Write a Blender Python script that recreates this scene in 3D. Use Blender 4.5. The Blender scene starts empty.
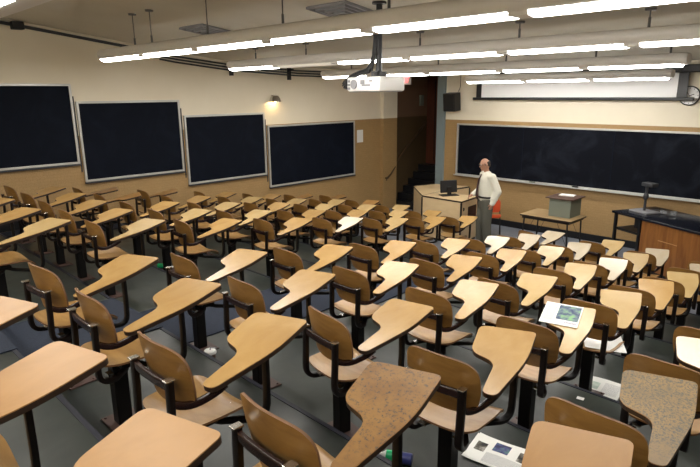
import bpy, bmesh, math, random
from mathutils import Vector, Matrix, Euler
random.seed(7)
SC = bpy.context.scene
COL = SC.collection
R = math.radians

# ------------------------------------------------------------------ materials
def mat(name, rgb, rough=.5, metal=0., emit=None, spec=.5, coat=0.):
    m = bpy.data.materials.new(name); m.use_nodes = True
    b = m.node_tree.nodes['Principled BSDF']
    b.inputs['Base Color'].default_value = (*rgb, 1)
    b.inputs['Roughness'].default_value = rough
    b.inputs['Metallic'].default_value = metal
    b.inputs['Specular IOR Level'].default_value = spec
    if coat: b.inputs['Coat Weight'].default_value = coat; b.inputs['Coat Roughness'].default_value = .12
    if emit:
        b.inputs['Emission Color'].default_value = (*emit[0], 1); b.inputs['Emission Strength'].default_value = emit[1]
    return m

def N(m, kind, **kw):
    n = m.node_tree.nodes.new(kind)
    for k, v in kw.items():
        if k in n.inputs.keys(): n.inputs[k].default_value = v
        else: setattr(n, k, v)
    return n
def L(m, a, b): m.node_tree.links.new(a, b)

def ramp(m, stops):
    r = N(m, 'ShaderNodeValToRGB'); e = r.color_ramp.elements
    while len(e) < len(stops): e.new(.5)
    for i, (p, c) in enumerate(stops):
        e[i].position = p; e[i].color = (*c, 1)
    return r

def wood(name, c1, c2, scale=(3, 26, 26), rough=.35, coat=.0, rnd=.0):
    m = mat(name, c1, rough, coat=coat); nt = m.node_tree; b = nt.nodes['Principled BSDF']
    tc = N(m, 'ShaderNodeTexCoord'); mp = N(m, 'ShaderNodeMapping'); mp.inputs['Scale'].default_value = scale
    L(m, tc.outputs['Object'], mp.inputs['Vector'])
    oi = N(m, 'ShaderNodeObjectInfo')
    va = N(m, 'ShaderNodeVectorMath', operation='ADD')
    L(m, mp.outputs[0], va.inputs[0])
    sc = N(m, 'ShaderNodeMath', operation='MULTIPLY'); sc.inputs[1].default_value = 37.
    L(m, oi.outputs['Random'], sc.inputs[0]); L(m, sc.outputs[0], va.inputs[1])
    n = N(m, 'ShaderNodeTexNoise', Scale=1.0, Detail=5., Roughness=.6, Distortion=.6)
    L(m, va.outputs[0], n.inputs['Vector'])
    r = ramp(m, [(.3, c2), (.62, c1)]); L(m, n.outputs['Fac'], r.inputs[0])
    hs = N(m, 'ShaderNodeHueSaturation'); L(m, r.outputs[0], hs.inputs['Color'])
    mr = N(m, 'ShaderNodeMapRange'); mr.inputs['To Min'].default_value = 1 - rnd; mr.inputs['To Max'].default_value = 1 + rnd
    L(m, oi.outputs['Random'], mr.inputs['Value']); L(m, mr.outputs[0], hs.inputs['Value'])
    L(m, hs.outputs[0], b.inputs['Base Color'])
    return m

def speckled(name, c1, c2, c3, scale=34., thr=.56):
    """worn laminate: scratches and scribbles all over the wood"""
    m = mat(name, c1, .42); b = m.node_tree.nodes['Principled BSDF']
    tc = N(m, 'ShaderNodeTexCoord')
    n = N(m, 'ShaderNodeTexNoise', Scale=7., Detail=6., Roughness=.65); L(m, tc.outputs['Object'], n.inputs['Vector'])
    r = ramp(m, [(.35, c2), (.62, c1)]); L(m, n.outputs['Fac'], r.inputs[0])
    n2 = N(m, 'ShaderNodeTexNoise', Scale=scale, Detail=8., Roughness=.8); L(m, tc.outputs['Object'], n2.inputs['Vector'])
    r2 = ramp(m, [(thr, (0, 0, 0)), (thr + .07, (1, 1, 1))]); L(m, n2.outputs['Fac'], r2.inputs[0])
    # worn only on the broad writing part, not on the arm
    sx = N(m, 'ShaderNodeSeparateXYZ'); L(m, tc.outputs['Object'], sx.inputs[0])
    fr = ramp(m, [(.12, (0, 0, 0)), (.34, (1, 1, 1))]); mr = N(m, 'ShaderNodeMapRange')
    mr.inputs['From Min'].default_value = -.15; mr.inputs['From Max'].default_value = .6
    L(m, sx.outputs['Y'], mr.inputs['Value']); L(m, mr.outputs[0], fr.inputs[0])
    mu = N(m, 'ShaderNodeMath', operation='MULTIPLY'); L(m, r2.outputs[0], mu.inputs[0]); L(m, fr.outputs[0], mu.inputs[1])
    mx = N(m, 'ShaderNodeMixRGB'); L(m, mu.outputs[0], mx.inputs[0]); L(m, r.outputs[0], mx.inputs[1]); mx.inputs[2].default_value = (*c3, 1)
    L(m, mx.outputs[0], b.inputs['Base Color'])
    return m

M = {}
M['lam_a'] = wood('tablet laminate honey', (.455, .285, .105), (.39, .225, .075), (8, 4, 4), .27, rnd=.05)
M['lam_b'] = wood('tablet laminate pale', (.50, .355, .165), (.455, .31, .13), (8, 4, 4), .24, rnd=.05)
M['lam_c'] = wood('tablet laminate orange', (0.3806, 0.2087, 0.06752), (0.3253, 0.1657, 0.0491), (8, 4, 4), .28, rnd=.05)
M['lam_w'] = wood('tablet laminate cream', (0.5217, 0.4419, 0.3192), (0.491, 0.4051, 0.2762), (8, 4, 4), .22, rnd=.03)
M['lam_t'] = wood('tablet laminate tan', (.40, .222, .085), (.345, .185, .066), (8, 4, 4), .40, rnd=.02)
M['lam_s1'] = speckled('tablet scuffed brown', (0.2672, 0.1397, 0.03643), (0.2004, 0.09715, 0.02429), (0.05465, 0.04554, 0.0425), 60., .53)
M['lam_s2'] = speckled('tablet scuffed grey yellow', (0.2677, 0.1568, 0.04208), (0.1913, 0.1186, 0.03825), (0.04208, 0.05355, 0.03825), 95., .495)
M['edge'] = mat('tablet dark edge', (0.027, 0.0156, 0.0108), .45)
M['edge_l'] = mat('tablet wood edge', (.42, .22, .08), .5)
M['ply'] = wood('bent plywood', (.285, .148, .038), (.205, .098, .022), (6, 6, 22), .36, rnd=.12)
M['ply_seat'] = wood('bent plywood seat', (.35, .20, .065), (.265, .14, .038), (5, 22, 5), .3, rnd=.12)
M['ply_edge'] = mat('plywood edge', (.16, .075, .03), .6)
M['frame'] = mat('dark brown enamelled steel', (0.0072, 0.0042, 0.0036), .36, spec=.3)
M['bar'] = mat('maroon enamelled steel', (0.0204, 0.009, 0.0084), .24)
M['post'] = mat('black steel post', (0.0036, 0.003, 0.003), .45, spec=.25)
M['plate'] = mat('brown floor plate', (.075, .04, .032), .5)
M['chrome'] = mat('worn bright steel', (.62, .60, .56), .25, 1.)
M['black'] = mat('black plastic', (0.0048, 0.0048, 0.006), .45)
M['blackmetal'] = mat('black metal', (0.0072, 0.0072, 0.0084), .4)
M['white'] = mat('white plastic', (.78, .78, .76), .4)
M['grey'] = mat('grey plastic', (.25, .25, .26), .5)
M['housing'] = mat('light grey enamel fixture', (.80, .78, .74), .45)
M['lens'] = mat('lit fluorescent lens', (1, 1, 1), .4, emit=((1.0, .965, .915), 17.))
M['lens_near'] = mat('lit fluorescent lens, weaker tubes', (1, 1, 1), .4, emit=((1.0, .965, .88), 9.))  # emission lowered so the near tablets don't wash out
M['lens_off'] = mat('unlit fluorescent lens', (.62, .60, .50), .4, emit=((1, .9, .75), .25))
M['wire'] = mat('steel hanging wire', (.12, .12, .12), .4, .6)
M['alu'] = mat('aluminium frame', (.60, .60, .57), .38, .5)
M['paper'] = mat('white paper', (.80, .80, .77), .8)
M['fabric'] = mat('white screen cloth', (.92, .92, .92), .8)
M['pipe'] = mat('grey painted conduit', (0.035, 0.0375, 0.0425), .5)
M['jamb'] = mat('blue grey painted post', (.20, .25, .26), .5)
M['carpetdark'] = mat('dark nosing', (0.0072, 0.0084, 0.018), .6)
M['bakel'] = mat('black cove base', (0.006, 0.0066, 0.0084), .45)
M['maple'] = wood('pale maple laminate', (.66, .50, .29), (.60, .44, .245), (3, 3, 10), .35)
M['mapletop'] = wood('maple laminate top', (.70, .53, .30), (.65, .48, .27), (6, 3, 3), .3)
M['oak'] = wood('honey oak veneer', (0.27, 0.1087, 0.02625), (0.165, 0.05625, 0.012), (14, 14, 1.2), .35)
M['soap'] = mat('black stone top', (0.0048, 0.0066, 0.0132), .16)
M['greybox'] = mat('grey green painted wood', (.17, .19, .15), .55)
M['lid'] = mat('dark brown lid', (.09, .05, .035), .5)
M['tabletop'] = wood('table top wood laminate', (0.4125, 0.285, 0.1425), (0.36, 0.24, 0.1125), (6, 3, 3), .35)
M['redplastic'] = mat('orange red chair plastic', (0.496, 0.06, 0.012), .35)
M['doorwood'] = wood('red brown door wood', (0.102, 0.027, 0.0108), (0.06, 0.0156, 0.0072), (10, 10, 1.), .45)
M['handrail'] = mat('worn wooden handrail', (0.088, 0.052, 0.024), .4)
M['glassgreen'] = mat('green plastic bottle', (.02, .42, .15), .15)
M['darkblueplastic'] = mat('dark blue plastic', (.03, .04, .18), .3)

def blackboard_mat(name, c, haze):
    m = mat(name, c, .75, spec=.15); b = m.node_tree.nodes['Principled BSDF']
    tc = N(m, 'ShaderNodeTexCoord')
    n = N(m, 'ShaderNodeTexNoise', Scale=1.7, Detail=5., Roughness=.6, Distortion=1.5); L(m, tc.outputs['Object'], n.inputs['Vector'])
    r = ramp(m, [(.48, c), (.8, haze)]); L(m, n.outputs['Fac'], r.inputs[0]); L(m, r.outputs[0], b.inputs['Base Color'])
    return m
M['slate'] = blackboard_mat('dark blue slate', (0.0022, 0.0044, 0.011), (0.00495, 0.00825, 0.0176))
M['slate_f'] = blackboard_mat('front slate with chalk haze', (0.00165, 0.00275, 0.0066), (0.0121, 0.0154, 0.0242))

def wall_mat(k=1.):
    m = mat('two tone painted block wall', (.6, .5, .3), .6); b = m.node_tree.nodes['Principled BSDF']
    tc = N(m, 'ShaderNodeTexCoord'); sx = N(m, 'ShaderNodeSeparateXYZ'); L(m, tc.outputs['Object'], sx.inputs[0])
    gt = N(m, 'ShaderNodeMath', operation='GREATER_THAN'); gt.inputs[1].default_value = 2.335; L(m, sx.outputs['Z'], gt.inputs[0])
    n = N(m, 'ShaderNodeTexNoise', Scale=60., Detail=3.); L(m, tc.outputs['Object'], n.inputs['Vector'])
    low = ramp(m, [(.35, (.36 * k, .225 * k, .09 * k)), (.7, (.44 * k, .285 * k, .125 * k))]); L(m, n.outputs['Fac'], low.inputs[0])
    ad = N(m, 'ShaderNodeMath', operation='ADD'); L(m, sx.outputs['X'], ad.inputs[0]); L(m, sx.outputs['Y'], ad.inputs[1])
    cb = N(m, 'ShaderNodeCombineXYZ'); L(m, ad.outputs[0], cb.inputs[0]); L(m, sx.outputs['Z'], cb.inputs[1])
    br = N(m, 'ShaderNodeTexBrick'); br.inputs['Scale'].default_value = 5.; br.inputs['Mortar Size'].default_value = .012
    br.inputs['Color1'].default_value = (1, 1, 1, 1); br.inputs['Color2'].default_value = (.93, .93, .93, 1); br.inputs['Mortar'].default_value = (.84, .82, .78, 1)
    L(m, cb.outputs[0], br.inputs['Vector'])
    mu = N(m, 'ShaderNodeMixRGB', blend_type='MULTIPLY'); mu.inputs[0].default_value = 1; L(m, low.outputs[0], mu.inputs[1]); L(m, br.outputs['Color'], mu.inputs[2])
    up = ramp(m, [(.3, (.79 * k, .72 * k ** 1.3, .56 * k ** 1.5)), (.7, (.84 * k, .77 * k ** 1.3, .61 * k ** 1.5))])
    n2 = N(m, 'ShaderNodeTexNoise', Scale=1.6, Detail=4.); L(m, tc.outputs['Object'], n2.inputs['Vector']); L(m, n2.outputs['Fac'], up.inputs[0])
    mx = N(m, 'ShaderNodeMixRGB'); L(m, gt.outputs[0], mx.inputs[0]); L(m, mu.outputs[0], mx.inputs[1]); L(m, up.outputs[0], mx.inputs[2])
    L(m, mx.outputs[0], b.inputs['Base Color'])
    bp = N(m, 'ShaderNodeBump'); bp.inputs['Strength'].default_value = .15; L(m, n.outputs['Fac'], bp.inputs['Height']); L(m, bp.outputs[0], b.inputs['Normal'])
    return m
M['wall'] = wall_mat(); M['stairwall_shade'] = wall_mat(.22)  # stairwell copy darkened: the missing light is put into its colour

def floor_mat(name, stops, rough=.34):
    m = mat(name, stops[0][1], rough); b = m.node_tree.nodes['Principled BSDF']
    tc = N(m, 'ShaderNodeTexCoord')
    n = N(m, 'ShaderNodeTexNoise', Scale=1.4, Detail=7., Roughness=.62, Distortion=.5); L(m, tc.outputs['Object'], n.inputs['Vector'])
    r = ramp(m, stops); L(m, n.outputs['Fac'], r.inputs[0])
    n2 = N(m, 'ShaderNodeTexNoise', Scale=5., Detail=4.); L(m, tc.outputs['Object'], n2.inputs['Vector'])
    r2 = ramp(m, [(.25, (.34, .34, .34)), (.8, (.46, .46, .46))]); L(m, n2.outputs['Fac'], r2.inputs[0])
    L(m, r.outputs[0], b.inputs['Base Color']); L(m, r2.outputs[0], b.inputs['Roughness'])
    return m
M['floor'] = floor_mat('sealed grey green concrete', [(.30, (0.009851, 0.01299, 0.01165)), (.5, (0.02329, 0.02912, 0.02508)), (.72, (0.04479, 0.05151, 0.04255))])
M['floor_f'] = floor_mat('front blue grey floor', [(.30, (0.1445, 0.17, 0.2125)), (.7, (0.2125, 0.2422, 0.289))])  # blue grey floor, its reflected light put into the paler colour
def carpet():
    m = mat('dark blue carpet', (.02, .03, .07), .95); b = m.node_tree.nodes['Principled BSDF']
    tc = N(m, 'ShaderNodeTexCoord'); n = N(m, 'ShaderNodeTexNoise', Scale=140., Detail=2.); L(m, tc.outputs['Object'], n.inputs['Vector'])
    r = ramp(m, [(.35, (.006, .010, .022)), (.7, (.015, .023, .042))]); L(m, n.outputs['Fac'], r.inputs[0]); L(m, r.outputs[0], b.inputs['Base Color'])
    bp = N(m, 'ShaderNodeBump'); bp.inputs['Strength'].default_value = .3; L(m, n.outputs['Fac'], bp.inputs['Height']); L(m, bp.outputs[0], b.inputs['Normal'])
    return m
M['carpet'] = carpet()
def ceil_mat():
    m = mat('painted ceiling', (.5, .46, .38), .8); b = m.node_tree.nodes['Principled BSDF']
    tc = N(m, 'ShaderNodeTexCoord'); n = N(m, 'ShaderNodeTexNoise', Scale=.8, Detail=4.); L(m, tc.outputs['Object'], n.inputs['Vector'])
    r = ramp(m, [(.35, (.66, .635, .55)), (.65, (.74, .715, .63))]); L(m, n.outputs['Fac'], r.inputs[0]); L(m, r.outputs[0], b.inputs['Base Color'])
    return m
M['ceil'] = ceil_mat()
M['beam'] = mat('pale painted beam', (.60, .58, .57), .7)

# ------------------------------------------------------------------ mesh helpers
def obj(name, bm, mats, parent=None, smooth=False, loc=None):
    me = bpy.data.meshes.new(name)
    bmesh.ops.recalc_face_normals(bm, faces=bm.faces[:])
    bm.to_mesh(me); bm.free()
    for m in (mats if isinstance(mats, (list, tuple)) else [mats]): me.materials.append(M[m] if isinstance(m, str) else m)
    if smooth:
        for p in me.polygons: p.use_smooth = True
        try: me.set_sharp_from_angle(angle=R(38))
        except Exception: pass
    o = bpy.data.objects.new(name, me); COL.objects.link(o)
    if parent: o.parent = parent
    if loc: o.location = loc
    return o
def tag(o, label=None, cat=None, group=None, kind=None):
    if label: o['label'] = label
    if cat: o['category'] = cat
    if group: o['group'] = group
    if kind: o['kind'] = kind
    return o
def thing(name, label, cat, loc=(0, 0, 0), rz=0., group=None):
    o = bpy.data.objects.new(name, None); COL.objects.link(o)
    o.location = loc; o.rotation_euler = (0, 0, rz); o.empty_display_size = .1
    return tag(o, label, cat, group)
def B(): return bmesh.new()
def box(bm, x0, x1, y0, y1, z0, z1, mi=0, mtx=None, bev=0.):
    vs = [bm.verts.new(((x0, x1)[i], (y0, y1)[j], (z0, z1)[k])) for i in (0, 1) for j in (0, 1) for k in (0, 1)]
    fs = [bm.faces.new([vs[a] for a in f]) for f in ((0, 1, 3, 2), (4, 6, 7, 5), (0, 4, 5, 1), (2, 3, 7, 6), (0, 2, 6, 4), (1, 5, 7, 3))]
    for f in fs: f.material_index = mi
    if mtx is not None: bmesh.ops.transform(bm, matrix=mtx, verts=vs)
    if bev:
        es = list({e for f in fs for e in f.edges})
        bmesh.ops.bevel(bm, geom=es, offset=bev, segments=2, affect='EDGES', profile=.5)
    return vs
def tube(bm, pts, r, seg=10, mi=0, flat=None, up=(0, 0, 1), caps=True):
    """sweep a round (or flat=(w,h) superelliptic) section along pts; r may be a list"""
    pts = [Vector(p) for p in pts]; n = len(pts); rings = []
    for i, p in enumerate(pts):
        t = (pts[min(i + 1, n - 1)] - pts[max(i - 1, 0)]).normalized()
        u = Vector(up)
        if abs(u.dot(t)) > .97: u = Vector((1, 0, 0)) if abs(t.x) < .9 else Vector((0, 1, 0))
        s = t.cross(u).normalized(); u = s.cross(t).normalized()
        rr = r[i] if isinstance(r, (list, tuple)) else r
        ring = []
        for k in range(seg):
            a = 2 * math.pi * (k + .5) / seg; c, d = math.cos(a), math.sin(a)
            if flat:
                c = math.copysign(abs(c) ** .5, c) * flat[0]; d = math.copysign(abs(d) ** .5, d) * flat[1]
            else: c *= rr; d *= rr
            ring.append(bm.verts.new(p + s * c + u * d))
        rings.append(ring)
    for a, b in zip(rings, rings[1:]):
        for k in range(seg):
            f = bm.faces.new((a[k], a[(k + 1) % seg], b[(k + 1) % seg], b[k])); f.material_index = mi
    if caps:
        for ring in (rings[0], rings[-1]): bm.faces.new(ring).material_index = mi
def bez(p0, p1, p2, n=6):
    p0, p1, p2 = Vector(p0), Vector(p1), Vector(p2)
    return [p0 * (1 - t) ** 2 + p1 * 2 * t * (1 - t) + p2 * t * t for t in [i / n for i in range(n + 1)]]
def cyl(bm, x, y, z0, z1, r, r2=None, seg=20, mi=0):
    r2 = r if r2 is None else r2
    a = [bm.verts.new((x + r * math.cos(2 * math.pi * k / seg), y + r * math.sin(2 * math.pi * k / seg), z0)) for k in range(seg)]
    b = [bm.verts.new((x + r2 * math.cos(2 * math.pi * k / seg), y + r2 * math.sin(2 * math.pi * k / seg), z1)) for k in range(seg)]
    for k in range(seg): bm.faces.new((a[k], a[(k + 1) % seg], b[(k + 1) % seg], b[k])).material_index = mi
    bm.faces.new(a).material_index = mi; bm.faces.new(b).material_index = mi
def lathe(bm, prof, x=0, y=0, seg=24, mi=0):
    rings = [[bm.verts.new((x + r * math.cos(2 * math.pi * k / seg), y + r * math.sin(2 * math.pi * k / seg), z)) for k in range(seg)] for r, z in prof]
    for a, b in zip(rings, rings[1:]):
        for k in range(seg): bm.faces.new((a[k], a[(k + 1) % seg], b[(k + 1) % seg], b[k])).material_index = mi
    bm.faces.new(rings[0]).material_index = mi; bm.faces.new(rings[-1]).material_index = mi
def prism(bm, poly, z0, z1, mt=0, ms=0, mb=0):
    a = [bm.verts.new((x, y, z0)) for x, y in poly]; b = [bm.verts.new((x, y, z1)) for x, y in poly]
    n = len(poly)
    for k in range(n): bm.faces.new((a[k], a[(k + 1) % n], b[(k + 1) % n], b[k])).material_index = ms
    bm.faces.new(a[::-1]).material_index = mb; bm.faces.new(b).material_index = mt
def roundpoly(pts, rad, seg=5):
    out = []; n = len(pts)
    for i in range(n):
        p = Vector(pts[i]); a = Vector(pts[i - 1]); b = Vector(pts[(i + 1) % n])
        da = (a - p); db = (b - p); r = min(rad[i], da.length * .49, db.length * .49)
        s = p + da.normalized() * r; e = p + db.normalized() * r
        for k in range(seg + 1):
            t = k / seg; q = s * (1 - t) ** 2 + p * 2 * t * (1 - t) + e * t * t
            out.append((q.x, q.y))
    return out
def panel(bm, fn, nrm, nu=14, nv=10, n=5., th=.012, mi=0, me=1):
    """thin curved sheet with rounded outline: fn(u,v)->point, nrm(u,v)->direction of thickness"""
    grid = [[None] * (nv + 1) for _ in range(nu + 1)]; g2 = [[None] * (nv + 1) for _ in range(nu + 1)]
    for i in range(nu + 1):
        for j in range(nv + 1):
            u = -1 + 2 * i / nu; v = -1 + 2 * j / nv
            mxx = max(abs(u), abs(v)); s = 1. if mxx == 0 else mxx / (abs(u) ** n + abs(v) ** n) ** (1 / n)
            U, V = u * s, v * s
            p = Vector(fn(U, V)); d = Vector(nrm(U, V)).normalized() * th / 2
            grid[i][j] = bm.verts.new(p + d); g2[i][j] = bm.verts.new(p - d)
    for i in range(nu):
        for j in range(nv):
            bm.faces.new((grid[i][j], grid[i + 1][j], grid[i + 1][j + 1], grid[i][j + 1])).material_index = mi
            bm.faces.new((g2[i][j + 1], g2[i + 1][j + 1], g2[i + 1][j], g2[i][j])).material_index = mi
    rim = [(i, 0) for i in range(nu)] + [(nu, j) for j in range(nv)] + [(i, nv) for i in range(nu, 0, -1)] + [(0, j) for j in range(nv, 0, -1)]
    for k in range(len(rim)):
        a = rim[k]; b = rim[(k + 1) % len(rim)]
        bm.faces.new((grid[a[0]][a[1]], g2[a[0]][a[1]], g2[b[0]][b[1]], grid[b[0]][b[1]])).material_index = me

# ------------------------------------------------------------------ room shell
XL, XR, YF, YB = -9.5, 3.2, 11.25, -2.0
FZ = [1.335, 1.166, .958, .797, .637, .455, .278, .132, 0.]
FY = [YB, .85, 1.87, 2.90, 3.90, 5.0, 6.05, 7.04, 7.97, YF + .02]
bm = B()
for i, z in enumerate(FZ):
    box(bm, XL - .1, XR + .1, FY[i], FY[i + 1], -.35, z, 1 if i == 8 else 0)
tag(obj('floor', bm, ['floor', 'floor_f']), kind='structure')
bm = B()
for i in range(8):
    box(bm, XL + .72, XR, FY[i + 1] - .022, FY[i + 1] + .006, FZ[i] - .035, FZ[i] + .004)
tag(obj('trim_1', bm, 'carpetdark'), kind='structure')

def runner(name, x0, x1, label):
    bm = B(); t = .008
    for i, z in enumerate(FZ):
        y1 = FY[i + 1] + .012 if i < 8 else 9.0
        y0 = FY[i] + (.012 if i else .03)
        box(bm, x0, x1, y0, y1, z + .001, z + t + .002)
        if i < 8: box(bm, x0, x1, FY[i + 1] + .001, FY[i + 1] + .012, FZ[i + 1], z + .001)
    return tag(obj(name, bm, 'carpet'), label, 'carpet')
runner('aisle_carpet', -4.90, -3.97, 'dark blue carpet running down the stepped aisle between the two seat blocks')
runner('aisle_carpet', XL + .02, -9.12, 'dark blue carpet strip along the wall with the four stepped blackboards')

CP = [(YB, 4.3), (2.0, 4.12), (2.7, 4.03), (4.2, 3.83), (5.2, 3.69), (6.3, 3.58), (8., 3.50), (15., 3.42)]
def ceil_z(y):
    for (a, za), (b, zb) in zip(CP, CP[1:]):
        if a <= y <= b: return za + (zb - za) * (y - a) / (b - a)
    return 3.4
bm = B()
for (a, za), (b, zb) in zip(CP, CP[1:]):
    v = [bm.verts.new(p) for p in ((XL - .1, a, za), (XR + .1, a, za), (XR + .1, b, zb), (XL - .1, b, zb), (XL - .1, a, za + .1), (XR + .1, a, za + .1), (XR + .1, b, zb + .1), (XL - .1, b, zb + .1))]
    for f in ((0, 1, 2, 3), (7, 6, 5, 4), (0, 4, 5, 1), (2, 6, 7, 3), (0, 3, 7, 4), (1, 5, 6, 2)): bm.faces.new([v[k] for k in f])
tag(obj('ceiling', bm, 'ceil'), kind='structure')

SX0, SX1, SY1 = -9.60, -8.12, 12.75    # stair opening
bm = B(); box(bm, XL - .12, XL, YB, 10.72, -.3, 4.4)
tag(obj('wall_left', bm, 'wall'), kind='structure')
bm = B(); box(bm, XL - .12, XL + .10, 10.72, YF, -.3, 4.2)
tag(obj('wall_corner', bm, 'wall'), kind='structure')
bm = B(); box(bm, XL - .12, SX0 + .02, YF + .001, SY1, -.3, 4.2); tag(obj('wall_stairwell', bm, 'stairwall_shade'), kind='structure')
bm = B(); box(bm, XL - .12, -7.9, YF, YF + .12, 3.34, 4.2); tag(obj('wall_front', bm, 'wall'), kind='structure')  # header over the stair opening, added to hold back fixture light
bm = B(); box(bm, -7.90, XR, YF, YF + .12, -.3, 4.2)
tag(obj('wall_front', bm, 'wall'), kind='structure')
bm = B(); box(bm, XR, XR + .12, YB, YF, -.3, 4.5); tag(obj('wall_right', bm, 'wall'), kind='structure')
bm = B(); box(bm, XL, XR, YB - .12, YB, -.3, 4.5); tag(obj('wall_back', bm, 'wall'), kind='structure')
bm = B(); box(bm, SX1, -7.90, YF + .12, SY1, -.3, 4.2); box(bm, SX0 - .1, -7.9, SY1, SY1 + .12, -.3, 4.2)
tag(obj('wall_stairwell', bm, 'stairwall_shade'), kind='structure')
bm = B(); box(bm, SX1, -7.90, YF - .06, YF + .12, 0, 3.6, bev=.01)
tag(obj('trim_3', bm, 'jamb'), kind='structure')
bm = B(); box(bm, -7.90, XR, YF - .025, YF - .001, 0, .14)
tag(obj('baseboard_front', bm, 'bakel'), kind='structure')
bm = B()
for i, z in enumerate(FZ): box(bm, XL + .001, XL + .02, FY[i] + (.013 if i else 0), min(FY[i + 1] , 10.72), z + .012, z + .16)
tag(obj('baseboard_left', bm, 'bakel'), kind='structure')
# stair flight beyond the opening, climbing away from the room
bm = B()
for k in range(6):
    box(bm, SX0 + .03, SX1 - .001, YF + .04 + k * .22, SY1 - .001, -.2 if k == 0 else .17 * k, .17 * (k + 1))
tag(obj('stair_steps', bm, 'bakel'), kind='structure')
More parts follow.
